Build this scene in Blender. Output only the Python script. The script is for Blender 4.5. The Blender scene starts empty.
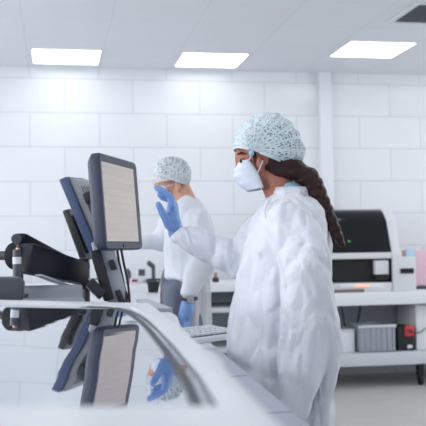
import bpy, bmesh, math, random
from mathutils import Vector, Matrix, Euler, noise
random.seed(7)
C = bpy.context.scene
COL = C.collection
PI = math.pi
R = math.radians

# ------------------------------------------------------------------ camera
YAW, PITCH, ROLL, FPX, EYE = 10.2, 2.25, 0.86, 880.0, 1.25
_y, _p, _r = R(YAW), R(PITCH), R(ROLL)
FW = Vector((math.sin(_y)*math.cos(_p), math.cos(_y)*math.cos(_p), math.sin(_p)))
RT0 = Vector((math.cos(_y), -math.sin(_y), 0))
UP0 = RT0.cross(FW)
RT = RT0*math.cos(_r) - UP0*math.sin(_r)
UP = UP0*math.cos(_r) + RT0*math.sin(_r)
cd = bpy.data.cameras.new('camera'); cam = bpy.data.objects.new('camera', cd); COL.objects.link(cam)
m = Matrix((RT, UP, -FW)).transposed().to_4x4(); m.translation = (0, 0, EYE)
cam.matrix_world = m
cd.sensor_width = 36; cd.sensor_fit = 'HORIZONTAL'; cd.lens = FPX/426*36
cd.clip_start = 0.05; cd.clip_end = 60
cd.dof.use_dof = True; cd.dof.focus_distance = 2.72; cd.dof.aperture_fstop = 6.6
C.camera = cam

# ------------------------------------------------------------------ world, light, exposure
w = bpy.data.worlds.new('world'); C.world = w; w.use_nodes = True
w.node_tree.nodes['Background'].inputs[0].default_value = (0.80, 0.88, 1.0, 1)
w.node_tree.nodes['Background'].inputs[1].default_value = 0.6
C.view_settings.view_transform = 'Standard'; C.view_settings.look = 'None'
C.view_settings.gamma = 1; C.view_settings.use_curve_mapping = False
C.view_settings.exposure = 0.0
LIGHT = 3.4          # strength of the ceiling panels
DAY = 100.0           # power of the added daylight lamps, placed at made-up windows

def area_light(name, loc, rot, sx, sy, power, col):
    l = bpy.data.lights.new(name, 'AREA'); l.shape = 'RECTANGLE'; l.size = sx; l.size_y = sy
    l.energy = power; l.color = col
    o = bpy.data.objects.new(name, l); o.location = loc; o.rotation_euler = rot; COL.objects.link(o)
area_light('added_daylight', (-3.9, 4.9, 1.75), (0, R(-90), 0), 1.5, 4.4, DAY, (0.97, 0.985, 1.0))  # added fill from the left, lifts ceiling and back wall
area_light('added_daylight', (6.9, 4.9, 1.75), (0, R(90), 0), 1.5, 4.4, DAY*0.9, (0.97, 0.985, 1.0))  # added fill from the right, lifts the back of the room
area_light('added_daylight', (-3.9, 0.2, 1.75), (0, R(-90), 0), 1.5, 3.6, DAY*1.05, (0.97, 0.985, 1.0))  # added fill from near left, shades across the coat folds
area_light('added_daylight', (1.5, -2.9, 1.7), (R(90), 0, 0), 5.0, 1.7, DAY*0.16, (0.97, 0.985, 1.0))  # weak added fill from behind the camera

# measuring helpers: a picture point at a given height / depth, in metres
def ray(px, py): return FW + RT*((px-213)/FPX) + UP*((213-py)/FPX)
def onz(px, py, z):
    r = ray(px, py); return Vector((0, 0, EYE)) + r*((z-EYE)/r.z)
def ony(px, py, y):
    r = ray(px, py); return Vector((0, 0, EYE)) + r*(y/r.y)
def ond(px, py, d): return Vector((0, 0, EYE)) + ray(px, py)*d

# ------------------------------------------------------------------ materials
def lin(c):
    return tuple((v/12.92 if v <= 0.04045 else ((v+0.055)/1.055)**2.4) for v in [x/255 for x in c])
def mat(name, rgb, rough=0.5, metal=0.0, spec=0.5, bump=0.0, bscale=60.0, emit=None, estr=0.0, var=0.0, sheen=0.0, coat=0.0, stretch=(1, 1, 1)):
    m_ = bpy.data.materials.new(name); m_.use_nodes = True
    nt = m_.node_tree; b = nt.nodes['Principled BSDF']; c = lin(rgb)
    b.inputs['Base Color'].default_value = (*c, 1)
    b.inputs['Roughness'].default_value = rough; b.inputs['Metallic'].default_value = metal
    b.inputs['Specular IOR Level'].default_value = spec
    b.inputs['Sheen Weight'].default_value = sheen; b.inputs['Coat Weight'].default_value = coat
    tc = nt.nodes.new('ShaderNodeTexCoord'); mp = nt.nodes.new('ShaderNodeMapping')
    mp.inputs['Scale'].default_value = stretch
    nz = nt.nodes.new('ShaderNodeTexNoise'); nz.inputs['Scale'].default_value = bscale; nz.inputs['Detail'].default_value = 3
    nt.links.new(tc.outputs['Object'], mp.inputs[0]); nt.links.new(mp.outputs[0], nz.inputs['Vector'])
    if var > 0:
        mx = nt.nodes.new('ShaderNodeMix'); mx.data_type = 'RGBA'
        mx.inputs[6].default_value = (*[v*(1-var) for v in c], 1); mx.inputs[7].default_value = (*[min(1, v*(1+var)) for v in c], 1)
        nt.links.new(nz.outputs['Fac'], mx.inputs[0]); nt.links.new(mx.outputs[2], b.inputs['Base Color'])
    if bump > 0:
        bp = nt.nodes.new('ShaderNodeBump'); bp.inputs['Strength'].default_value = bump; bp.inputs['Distance'].default_value = 0.004
        nt.links.new(nz.outputs['Fac'], bp.inputs['Height']); nt.links.new(bp.outputs[0], b.inputs['Normal'])
    if emit:
        b.inputs['Emission Color'].default_value = (*lin(emit), 1); b.inputs['Emission Strength'].default_value = estr
    return m_

def tile_mat(name, rgb, mortar, bw, bh, ox, oz, axes='XZ', offset=0.5, rough=0.18, msize=0.005, var=0.02):
    m_ = bpy.data.materials.new(name); m_.use_nodes = True
    nt = m_.node_tree; b = nt.nodes['Principled BSDF']; N = nt.nodes.new; L = nt.links.new
    tc = N('ShaderNodeTexCoord'); sp = N('ShaderNodeSeparateXYZ'); cb = N('ShaderNodeCombineXYZ'); mp = N('ShaderNodeMapping')
    L(tc.outputs['Object'], sp.inputs[0])
    L(sp.outputs[axes[0]], cb.inputs['X']); L(sp.outputs[axes[1]], cb.inputs['Y'])
    mp.inputs['Location'].default_value = (-ox, -oz, 0); L(cb.outputs[0], mp.inputs[0])
    br = N('ShaderNodeTexBrick'); br.offset = offset; br.inputs['Scale'].default_value = 1
    br.inputs['Brick Width'].default_value = bw; br.inputs['Row Height'].default_value = bh
    br.inputs['Mortar Size'].default_value = msize; br.inputs['Mortar Smooth'].default_value = 0.3
    c = lin(rgb); br.inputs['Color1'].default_value = (*[v*(1-var) for v in c], 1); br.inputs['Color2'].default_value = (*[v*(1+var) for v in c], 1)
    br.inputs['Mortar'].default_value = (*lin(mortar), 1)
    L(mp.outputs[0], br.inputs['Vector']); L(br.outputs['Color'], b.inputs['Base Color'])
    b.inputs['Roughness'].default_value = rough
    bp = N('ShaderNodeBump'); bp.invert = True; bp.inputs['Strength'].default_value = 0.4; bp.inputs['Distance'].default_value = 0.002
    L(br.outputs['Fac'], bp.inputs['Height']); L(bp.outputs[0], b.inputs['Normal'])
    return m_

M = {}
M['wall'] = tile_mat('white_glossy_tile', (228, 231, 236), (204, 208, 215), 0.638, 0.32, 0.097, 0.285)
M['wallside'] = tile_mat('white_side_tile', (228, 231, 236), (192, 198, 208), 0.638, 0.32, 0.1, 0.285, axes='YZ')
M['ceil'] = tile_mat('ceiling_panels', (228, 232, 238), (217, 222, 229), 0.65, 0.65, -0.225, 0.64, axes='XY', offset=0.0, rough=0.7, var=0.01)
M['floor'] = tile_mat('pale_floor_tile', (192, 191, 187), (174, 173, 170), 0.6, 0.6, 0.1, 0.2, axes='XY', offset=0.0, rough=0.35, msize=0.004)
M['white'] = mat('white_plastic', (232, 235, 240), 0.35)
M['offwhite'] = mat('off_white_plastic', (214, 216, 220), 0.4)
M['frame_white'] = mat('white_painted_frame', (219, 222, 227), 0.3)
M['paintwhite'] = mat('white_laminate', (226, 230, 236), 0.4)
M['grey'] = mat('grey_plastic', (168, 174, 184), 0.4)
M['greycounter'] = mat('grey_counter', (160, 167, 182), 0.3)
M['lightgrey'] = mat('light_grey_laminate', (205, 210, 217), 0.45)
M['darkgrey'] = mat('dark_grey_metal', (70, 74, 82), 0.4)
M['black'] = mat('black_plastic', (22, 24, 29), 0.42)
M['armblack'] = mat('black_powder_coat', (24, 28, 37), 0.5, spec=0.3, bump=0.1, bscale=200)
M['bluegrey'] = mat('blue_grey_plastic', (76, 90, 122), 0.45, spec=0.3)
M['bezel'] = mat('slate_bezel', (64, 70, 88), 0.45, spec=0.3)
M['ventgrey'] = mat('vent_grey_plastic', (150, 154, 160), 0.5)
M['blackglass'] = mat('black_glass', (10, 13, 16), 0.08, spec=0.4)
M['gap'] = mat('dark_recess', (14, 15, 18), 0.7)
M['steel'] = mat('brushed_steel', (170, 172, 178), 0.3, metal=0.9)
M['copper'] = mat('copper_tip', (196, 140, 110), 0.3, metal=0.6)
M['cable'] = mat('black_cable', (28, 28, 34), 0.5)
M['red'] = mat('red_plastic', (214, 60, 62), 0.4)
M['teal'] = mat('teal_plastic', (110, 180, 184), 0.5)
M['pink'] = mat('pink_card', (232, 196, 208), 0.6)
M['cyanlabel'] = mat('pale_blue_card', (190, 220, 238), 0.6)
M['beige'] = mat('beige_plastic', (206, 206, 202), 0.5)
M['glove'] = mat('blue_nitrile', (116, 152, 208), 0.45, bump=0.25, bscale=90, var=0.06)
M['skin_w'] = mat('tan_skin', (168, 108, 88), 0.5, var=0.05, bscale=30)
M['skin_m'] = mat('light_skin', (206, 154, 134), 0.5, var=0.05, bscale=30)
M['hair'] = mat('dark_brown_hair', (44, 20, 18), 0.38, spec=.35, bump=1.0, bscale=70, var=0.6, stretch=(1.6, 2, .7))
M['hair_m'] = mat('short_brown_hair', (92, 88, 88), 0.6, bump=0.6, bscale=90, var=0.2)
M['coat'] = mat('white_nonwoven_coat', (218, 221, 231), 0.62, bump=0.25, bscale=45, sheen=0.2)
def crumple(m_, sc=14, dist=.012, strg=.55):
    nt = m_.node_tree; b = nt.nodes['Principled BSDF']; N = nt.nodes.new; L = nt.links.new
    tc = N('ShaderNodeTexCoord'); mp = N('ShaderNodeMapping'); mp.inputs['Scale'].default_value = (1, 1, .36); L(tc.outputs['Object'], mp.inputs[0])
    nz = N('ShaderNodeTexNoise'); nz.inputs['Scale'].default_value = sc*.4; nz.inputs['Detail'].default_value = 2; L(mp.outputs[0], nz.inputs['Vector'])
    mx = N('ShaderNodeMix'); mx.data_type = 'RGBA'; mx.inputs[0].default_value = .12; L(mp.outputs[0], mx.inputs[6]); L(nz.outputs['Color'], mx.inputs[7])
    v1 = N('ShaderNodeTexVoronoi'); v1.feature = 'DISTANCE_TO_EDGE'; v1.inputs['Scale'].default_value = sc; L(mx.outputs[2], v1.inputs['Vector'])
    v2 = N('ShaderNodeTexVoronoi'); v2.feature = 'DISTANCE_TO_EDGE'; v2.inputs['Scale'].default_value = sc*.45; L(mx.outputs[2], v2.inputs['Vector'])
    cl = N('ShaderNodeMath'); cl.operation = 'MINIMUM'; cl.inputs[1].default_value = .18; L(v1.outputs['Distance'], cl.inputs[0])
    ad = N('ShaderNodeMath'); ad.operation = 'MULTIPLY_ADD'; ad.inputs[1].default_value = 1.5; L(cl.outputs[0], ad.inputs[0]); L(v2.outputs['Distance'], ad.inputs[2])
    old = [n for n in nt.nodes if n.type == 'BUMP']
    bp = N('ShaderNodeBump'); bp.inputs['Strength'].default_value = strg; bp.inputs['Distance'].default_value = dist
    L(ad.outputs[0], bp.inputs['Height'])
    if old: L(old[0].outputs[0], bp.inputs['Normal'])
    L(bp.outputs[0], b.inputs['Normal'])
crumple(M['coat'], 12, .022, .75)
M['coat_m'] = mat('white_lab_coat', (220, 224, 232), 0.65, bump=0.2, bscale=45, sheen=0.2)
crumple(M['coat_m'], 9, .016, .5)
M['mask'] = mat('white_face_mask', (216, 222, 236), 0.7, bump=0.2, bscale=120)
M['scrub'] = mat('light_blue_scrub', (146, 196, 218), 0.75, bump=0.2, bscale=100)
M['trouser'] = mat('grey_trouser', (104, 110, 128), 0.8, bump=0.3, bscale=60)
M['shoe'] = mat('white_shoe', (220, 222, 226), 0.5)
M['eye_white'] = mat('eye_white', (230, 225, 222), 0.2)
M['eye_dark'] = mat('eye_dark', (36, 22, 20), 0.2)
M['lamp_frame'] = mat('lamp_frame', (225, 228, 232), 0.4)
M['diffuser'] = mat('lit_diffuser', (255, 255, 255), 0.5, emit=(255, 255, 255), estr=LIGHT)
M['led'] = mat('green_led', (40, 160, 60), 0.4, emit=(60, 190, 80), estr=.5)
M['amber'] = mat('amber_lamp', (240, 180, 140), 0.4, emit=(255, 190, 150), estr=0.8)
M['ledlabel'] = mat('white_label', (214, 218, 224), 0.5)

def glass_lid_mat():
    m_ = mat('tinted_mirror_glass', (176, 182, 194), 0.015, metal=0.92)
    nt = m_.node_tree; b = nt.nodes['Principled BSDF']
    tc = nt.nodes.new('ShaderNodeTexCoord'); nz = nt.nodes.new('ShaderNodeTexNoise'); nz.inputs['Scale'].default_value = 6
    nz.inputs['Detail'].default_value = 1
    bp = nt.nodes.new('ShaderNodeBump'); bp.inputs['Strength'].default_value = 0.25; bp.inputs['Distance'].default_value = 0.002
    nt.links.new(tc.outputs['Object'], nz.inputs['Vector']); nt.links.new(nz.outputs['Fac'], bp.inputs['Height']); nt.links.new(bp.outputs[0], b.inputs['Normal'])
    return m_
M['lidglass'] = glass_lid_mat()

M['border'] = mat('dark_border', (52, 56, 66), 0.45, spec=.25)
def sheer_mat(name, rgb, alpha):
    m_ = mat(name, rgb, 0.7)
    m_.node_tree.nodes['Principled BSDF'].inputs['Alpha'].default_value = alpha
    return m_
M['sheer'] = sheer_mat('sheer_gown', (206, 208, 214), 0.82)
M['tint'] = sheer_mat('tinted_acrylic', (176, 182, 196), 0.7)

def net_mat(name, rgb, scale, hole=0.45):
    m_ = bpy.data.materials.new(name); m_.use_nodes = True
    nt = m_.node_tree; b = nt.nodes['Principled BSDF']; N = nt.nodes.new; L = nt.links.new
    b.inputs['Base Color'].default_value = (*lin(rgb), 1); b.inputs['Roughness'].default_value = 0.7
    uv = N('ShaderNodeUVMap'); mp = N('ShaderNodeMapping'); mp.inputs['Scale'].default_value = scale
    L(uv.outputs[0], mp.inputs[0])
    vo = N('ShaderNodeTexVoronoi'); vo.feature = 'DISTANCE_TO_EDGE'; vo.inputs['Scale'].default_value = 1.0
    vo.inputs['Randomness'].default_value = 0.55; L(mp.outputs[0], vo.inputs['Vector'])
    rp = N('ShaderNodeMapRange'); rp.inputs['From Min'].default_value = 0.12; rp.inputs['From Max'].default_value = 0.3
    rp.inputs['To Min'].default_value = 1.0; rp.inputs['To Max'].default_value = hole
    L(vo.outputs['Distance'], rp.inputs['Value'])
    sp = N('ShaderNodeSeparateXYZ'); L(uv.outputs[0], sp.inputs[0])
    sn = N('ShaderNodeMath'); sn.operation = 'MULTIPLY'; sn.inputs[1].default_value = 2*PI*11; L(sp.outputs['X'], sn.inputs[0])
    s2 = N('ShaderNodeMath'); s2.operation = 'SINE'; L(sn.outputs[0], s2.inputs[0])
    r2 = N('ShaderNodeMapRange'); r2.inputs['From Min'].default_value = .55; r2.inputs['From Max'].default_value = .95; L(s2.outputs[0], r2.inputs['Value'])
    mxx = N('ShaderNodeMath'); mxx.operation = 'MAXIMUM'; L(rp.outputs[0], mxx.inputs[0]); L(r2.outputs[0], mxx.inputs[1])
    L(mxx.outputs[0], b.inputs['Alpha'])
    return m_
M['net_w'] = net_mat('pale_blue_hairnet', (206, 222, 230), (56, 34, 1), 0.12)
M['net_m'] = net_mat('pale_green_hairnet', (208, 216, 222), (34, 20, 1), 0.15)

def screen_mat():
    m_ = mat('lit_beige_screen', (120, 112, 108), 0.3)
    nt = m_.node_tree; b = nt.nodes['Principled BSDF']; N = nt.nodes.new; L = nt.links.new
    tc = N('ShaderNodeTexCoord'); br = N('ShaderNodeTexBrick'); br.offset = 0.5
    mp = N('ShaderNodeMapping'); L(tc.outputs['Object'], mp.inputs[0])
    sp = N('ShaderNodeSeparateXYZ'); cb = N('ShaderNodeCombineXYZ'); L(mp.outputs[0], sp.inputs[0]); L(sp.outputs['X'], cb.inputs['X']); L(sp.outputs['Z'], cb.inputs['Y'])
    br.inputs['Brick Width'].default_value = 0.12; br.inputs['Row Height'].default_value = 0.024; br.inputs['Mortar Size'].default_value = 0.0012
    br.inputs['Scale'].default_value = 1
    br.inputs['Color1'].default_value = (*lin((206, 196, 190)), 1); br.inputs['Color2'].default_value = (*lin((198, 188, 184)), 1); br.inputs['Mortar'].default_value = (*lin((186, 178, 176)), 1)
    L(cb.outputs[0], br.inputs['Vector']); L(br.outputs['Color'], b.inputs['Emission Color']); b.inputs['Emission Strength'].default_value = 0.62
    b.inputs['Base Color'].default_value = (0.03, 0.03, 0.03, 1)
    return m_
M['screen'] = screen_mat()

# ------------------------------------------------------------------ mesh helpers
def empty(name, loc=(0, 0, 0), rz=0.0, label=None, cat=None, group=None):
    o = bpy.data.objects.new(name, None); COL.objects.link(o); o.location = loc; o.rotation_euler = (0, 0, rz)
    o.empty_display_size = 0.05
    return tag(o, label, cat, group)
def tag(o, label=None, cat=None, group=None, kind=None):
    if label: o['label'] = label
    if cat: o['category'] = cat
    if group: o['group'] = group
    if kind: o['kind'] = kind
    return o

class MB:
    def __init__(s): s.v = []; s.f = []; s.uv = None
    def add(s, vs, fs):
        n = len(s.v); s.v += [tuple(q) for q in vs]; s.f += [tuple(i+n for i in f) for f in fs]; return s
    def box(s, x0, x1, y0, y1, z0, z1, rot=None, piv=None):
        vs = [Vector(q) for q in ((x0, y0, z0), (x1, y0, z0), (x1, y1, z0), (x0, y1, z0), (x0, y0, z1), (x1, y0, z1), (x1, y1, z1), (x0, y1, z1))]
        if rot is not None:
            p = Vector(piv) if piv else Vector(((x0+x1)/2, (y0+y1)/2, (z0+z1)/2)); mm = Euler(rot).to_matrix()
            vs = [p + mm @ (q-p) for q in vs]
        return s.add(vs, [(0, 3, 2, 1), (4, 5, 6, 7), (0, 1, 5, 4), (1, 2, 6, 5), (2, 3, 7, 6), (3, 0, 4, 7)])
    def prism(s, poly, axis, a, b):
        # poly: 2D points in the other two axes (order x,y / x,z / y,z)
        def put(p, t):
            return {'x': (t, p[0], p[1]), 'y': (p[0], t, p[1]), 'z': (p[0], p[1], t)}[axis]
        n = len(poly); vs = [put(p, a) for p in poly] + [put(p, b) for p in poly]
        fs = [tuple(range(n-1, -1, -1)), tuple(range(n, 2*n))] + [(i, (i+1) % n, (i+1) % n+n, i+n) for i in range(n)]
        return s.add(vs, fs)
    def cyl(s, a, b, r0, r1=None, n=20):
        return s.tube([a, b], [r0, r0 if r1 is None else r1], n)
    def tube(s, pts, rad, n=10):
        pts = [Vector(p) for p in pts]
        if not hasattr(rad, '__len__'): rad = [rad]*len(pts)
        vs, fs = [], []
        t0 = (pts[1]-pts[0]).normalized(); ref = Vector((0, 0, 1)) if abs(t0.z) < 0.9 else Vector((1, 0, 0))
        for i, p in enumerate(pts):
            t = (pts[min(i+1, len(pts)-1)]-pts[max(i-1, 0)]).normalized()
            a = t.cross(ref).normalized(); b = t.cross(a); 
            for k in range(n):
                q = 2*PI*k/n; vs.append(p + (a*math.cos(q)+b*math.sin(q))*rad[i])
        for i in range(len(pts)-1):
            for k in range(n):
                fs.append((i*n+k, i*n+(k+1) % n, (i+1)*n+(k+1) % n, (i+1)*n+k))
        fs.append(tuple(range(n-1, -1, -1))); fs.append(tuple(range((len(pts)-1)*n, len(pts)*n)))
        return s.add(vs, fs)
    def ell(s, c, r, rot=None, nu=16, nv=10):
        c = Vector(c); mm = Euler(rot).to_matrix() if rot else Matrix.Identity(3)
        if not hasattr(r, '__len__'): r = (r, r, r)
        vs = [c + mm @ Vector((0, 0, r[2]))]; fs = []
        for i in range(1, nv):
            th = PI*i/nv
            for k in range(nu):
                ph = 2*PI*k/nu; vs.append(c + mm @ Vector((r[0]*math.sin(th)*math.cos(ph), r[1]*math.sin(th)*math.sin(ph), r[2]*math.cos(th))))
        vs.append(c - mm @ Vector((0, 0, r[2]))); e = len(vs)-1
        for k in range(nu): fs.append((0, 1+k, 1+(k+1) % nu))
        for i in range(nv-2):
            for k in range(nu):
                a = 1+i*nu+k; b = 1+i*nu+(k+1) % nu; fs.append((a, a+nu, b+nu, b))
        for k in range(nu): fs.append((e, 1+(nv-2)*nu+(k+1) % nu, 1+(nv-2)*nu+k))
        return s.add(vs, fs)
    def chain(s, pts, step=0.35):
        """row of overlapping ellipsoids: pts = [(point, r or (ru, rv, rz))]"""
        for i in range(len(pts)-1):
            (a, ra), (b, rb) = pts[i], pts[i+1]
            a = Vector(a); b = Vector(b)
            ra = Vector(ra if hasattr(ra, '__len__') else (ra,)*3); rb = Vector(rb if hasattr(rb, '__len__') else (rb,)*3)
            n = max(1, int((b-a).length/(min(min(ra), min(rb))*step)))
            for k in range(n+(i == len(pts)-2)):
                t = k/n; s.ell(a.lerp(b, t), tuple(ra.lerp(rb, t)), nu=14, nv=9)
        return s
    def obj(s, name, m_, parent=None, bevel=0.0, smooth=True, seg=2, auto=True):
        me = bpy.data.meshes.new(name); me.from_pydata(s.v, [], s.f); me.validate()
        bm = bmesh.new(); bm.from_mesh(me); bmesh.ops.recalc_face_normals(bm, faces=bm.faces)
        if bevel > 0:
            bmesh.ops.bevel(bm, geom=[e for e in bm.edges if e.is_manifold and e.calc_face_angle(0) > 0.5], offset=bevel, segments=seg, profile=0.6, affect='EDGES', clamp_overlap=True)
        for f in bm.faces: f.smooth = smooth
        if smooth:
            for e in bm.edges:
                if e.is_manifold and e.calc_face_angle(0) > R(40): e.smooth = False
        bm.to_mesh(me); bm.free()
        me.materials.append(m_)
        o = bpy.data.objects.new(name, me); COL.objects.link(o)
        if parent: o.parent = parent
        return o

def fused(mb, name, m_, parent, voxel=0.008, smooth=6, disp=None, keep=None):
    """union of overlapping solids as one continuous surface"""
    o = mb.obj(name, m_, None)
    md = o.modifiers.new('r', 'REMESH'); md.mode = 'VOXEL'; md.voxel_size = voxel; md.use_smooth_shade = True
    sm = o.modifiers.new('s', 'SMOOTH'); sm.factor = 0.5; sm.iterations = smooth
    dg = bpy.context.evaluated_depsgraph_get(); ev = o.evaluated_get(dg)
    me = bpy.data.meshes.new_from_object(ev); o.modifiers.clear()
    old = o.data; o.data = me; bpy.data.meshes.remove(old); me.name = name
    if not me.materials: me.materials.append(m_)
    if disp:
        ns = [v.normal.copy() for v in me.vertices]
        for v, n in zip(me.vertices, ns): v.co += n*disp(v.co)
    if keep:
        bm = bmesh.new(); bm.from_mesh(me)
        bmesh.ops.delete(bm, geom=[v for v in bm.verts if not keep(v.co)], context='VERTS')
        bm.to_mesh(me); bm.free()
    for p in me.polygons: p.use_smooth = True
    o.parent = parent
    return o
def copy_tree(o, parent=None):
    c = o.copy(); COL.objects.link(c); c.parent = parent
    for ch in list(o.children): copy_tree(ch, c)
    return c

# ------------------------------------------------------------------ room shell
X0, X1, Y0, Y1, HT = -4.0, 7.0, -3.0, 8.26, 2.95
def struct(o): return tag(o, kind='structure')
struct(MB().box(X0, X1, Y0, Y1, -0.1, 0).obj('floor', M['floor'], smooth=False))
struct(MB().box(X0, X1, Y0, Y1, HT, HT+0.1).obj('ceiling', M['ceil'], smooth=False))
struct(MB().box(X0-0.1, X1+0.1, Y1, Y1+0.12, -0.1, HT+0.1).obj('wall_back', M['wall'], smooth=False))
def holed(name, axis, c0, c1, a0, a1, b0, b1, mt):
    """wall with one opening for an added window, a0..a1 by b0..b1"""
    q = MB(); lo, hi = (Y0, Y1) if axis == 'x' else (X0, X1)
    for (p0, p1, z0, z1) in ((lo, a0, 0, HT), (a1, hi, 0, HT), (a0, a1, 0, b0), (a0, a1, b1, HT)):
        if axis == 'x': q.box(c0, c1, p0, p1, z0, z1)
        else: q.box(p0, p1, c0, c1, z0, z1)
    return struct(q.obj(name, mt, smooth=False))
q = MB()  # left wall, with openings made for the added windows
for (p0, p1, z0, z1) in ((Y0, -1.6, 0, HT), (2.0, 2.7, 0, HT), (7.1, Y1, 0, HT), (-1.6, 2.0, 0, 1.0), (-1.6, 2.0, 2.5, HT), (2.7, 7.1, 0, 1.0), (2.7, 7.1, 2.5, HT)): q.box(X0-0.12, X0, p0, p1, z0, z1)
struct(q.obj('wall_left', M['wallside'], smooth=False))
holed('wall_right', 'x', X1, X1+0.12, 2.7, 7.1, 1.0, 2.5, M['wallside'])
holed('wall_front', 'y', Y0-0.12, Y0, -1.0, 4.0, 0.85, 2.55, M['wall'])
def window(name, axis, c, a0, a1, b0, b1, nmul):  # unseen windows, added to go with the daylight fill lamps
    f = MB(); g = MB(); t = 0.05
    def bx(q, p0, p1, z0, z1, th):
        if axis == 'x': q.box(c-th, c+th, p0, p1, z0, z1)
        else: q.box(p0, p1, c-th, c+th, z0, z1)
    bx(f, a0, a1, b0, b0+t, 0.03); bx(f, a0, a1, b1-t, b1, 0.03)
    for k in range(nmul+1):
        p = a0 + (a1-a0-t)*k/nmul; bx(f, p, p+t, b0+t, b1-t, 0.03)
    o = struct(f.obj(name, M['paintwhite'], smooth=False))
    return o
window('added_window_1', 'x', X0-0.06, 2.7, 7.1, 1.0, 2.5, 3)
window('added_window_3', 'x', X1+0.06, 2.7, 7.1, 1.0, 2.5, 3)
window('added_window_4', 'x', X0-0.06, -1.6, 2.0, 1.0, 2.5, 3)
window('added_window_2', 'y', Y0-0.06, -1.0, 4.0, 0.85, 2.55, 4)
struct(MB().box(2.549, 2.672, Y1-0.06, Y1, 0, HT).obj('trim_1', M['paintwhite'], bevel=0.004))
struct(MB().box(X0, 2.549, Y1-0.015, Y1, 0, 0.09).obj('baseboard_back', M['grey']))

# ------------------------------------------------------------------ ceiling lights and vent
def ceiling_light(x, y, label, group=None):
    t = empty('ceiling_light', (x, y, HT), 0, label, 'ceiling light', group)
    f = MB()
    for (a, b, c, d) in ((-.3, .3, -.3, -.288), (-.3, .3, .288, .3), (-.3, -.288, -.288, .288), (.288, .3, -.288, .288)):
        f.box(a, b, c, d, -0.010, 0)
    f.obj('frame', M['lamp_frame'], t)
    MB().box(-.288, .288, -.288, .288, -0.006, 0).obj('diffuser', M['diffuser'], t, smooth=False)
    return t
ceiling_light(0.11, 7.78, 'square lit ceiling panel farthest left, in the row nearest the tiled wall', 'ceiling light panels')
ceiling_light(1.40, 7.78, 'square lit ceiling panel between the left panel and the woman in the hairnet', 'ceiling light panels')
ceiling_light(2.72, 7.205, 'square lit ceiling panel right of the woman, above the white wall column', 'ceiling light panels')
for (x, y) in ((3.95, 7.205), (-1.2, 7.2), (5.4, 7.2),
               (-1.2, 5.3), (0.1, 5.3), (1.4, 5.3), (2.7, 5.0), (4.0, 5.0), (5.3, 5.0), (-2.4, 5.3),  # extra unseen row, put in to brighten the back of the room
               (-2.4, 2.3), (-1.1, 2.3), (0.2, 2.3), (1.5, 2.3), (2.8, 2.3), (4.1, 2.3), (-1.1, -0.3), (0.9, -0.3), (2.9, -0.3)):
    ceiling_light(x, y, 'square lit ceiling panel out of the picture, over the laboratory', 'ceiling light panels out of the frame')
t = empty('ceiling_vent', (2.78, 6.02, HT), 0, 'square slatted air vent in the ceiling at the top right corner', 'air vent')
MB().box(-.24, .24, -.24, .24, -0.003, 0).obj('duct_opening', M['gap'], t, smooth=False)
f = MB()
for (a, b, c, d) in ((-.27, .27, -.27, -.24), (-.27, .27, .24, .27), (-.27, -.24, -.24, .24), (.24, .27, -.24, .24)): f.box(a, b, c, d, -0.014, 0)
f.obj('frame', M['offwhite'], t)
for k in range(9):
    y = -0.21 + k*0.0525
    MB().box(-.24, .24, y-0.012, y+0.012, -0.013, -0.010, rot=(R(35), 0, 0)).obj('slat', M['grey'], t)

# ------------------------------------------------------------------ bench against the wall (right) and the one left of it
def bench(name, x0, x1, y0, y1, top, thick, shelf, sth, label, nleg):
    t = empty(name, ((x0+x1)/2, (y0+y1)/2, 0), 0, label, 'laboratory bench')
    cx, cy = (x0+x1)/2, (y0+y1)/2; hw, hd = (x1-x0)/2, (y1-y0)/2
    MB().box(-hw, hw, -hd, hd, top-thick, top).obj('worktop', M['paintwhite'], t, bevel=0.012)
    for sz in shelf:
        MB().box(-hw+.01, hw-.01, -hd+.02, hd-.02, sz-sth, sz).obj('shelf', M['lightgrey'], t, bevel=0.008)
    for k in range(nleg):
        x = -hw+0.06 + (2*hw-0.12)*k/(nleg-1)
        for y in (-hd+0.03, hd-0.06):
            MB().box(x-.02, x+.02, y-.02, y+.02, 0.10, top-thick).obj('leg', M['offwhite'], t)
            c = MB(); c.cyl((x-.014, y, .045), (x+.014, y, .045), .045); c.box(x-.022, x+.022, y-.02, y+.03, .075, .10)
            c.obj('caster', M['black'], t)
    MB().box(-hw+.02, hw-.02, hd-0.03, hd-0.02, min(shelf), top-thick).obj('back_panel', M['lightgrey'], t)
    return t
bench('laboratory_bench', 1.97, 4.6, 7.35, 8.10, 0.84, 0.115, [0.305], 0.11, 'white wheeled bench by the tiled wall carrying the black-windowed analyser', 2)
BR = [o for o in COL.objects if o.name == 'laboratory_bench'][0]
c = MB(); c.cyl((-.09-.014, -.28, .045), (-.09+.014, -.28, .045), .045); c.box(-.115, -.065, -.31, -.24, .08, .195); c.obj('caster', M['black'], BR)
bench('laboratory_bench', -2.2, 1.93, 7.3, 8.10, 0.95, 0.075, [0.74, 0.40, 0.12], 0.04, 'white shelved bench by the wall behind the stooping man', 5)

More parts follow.
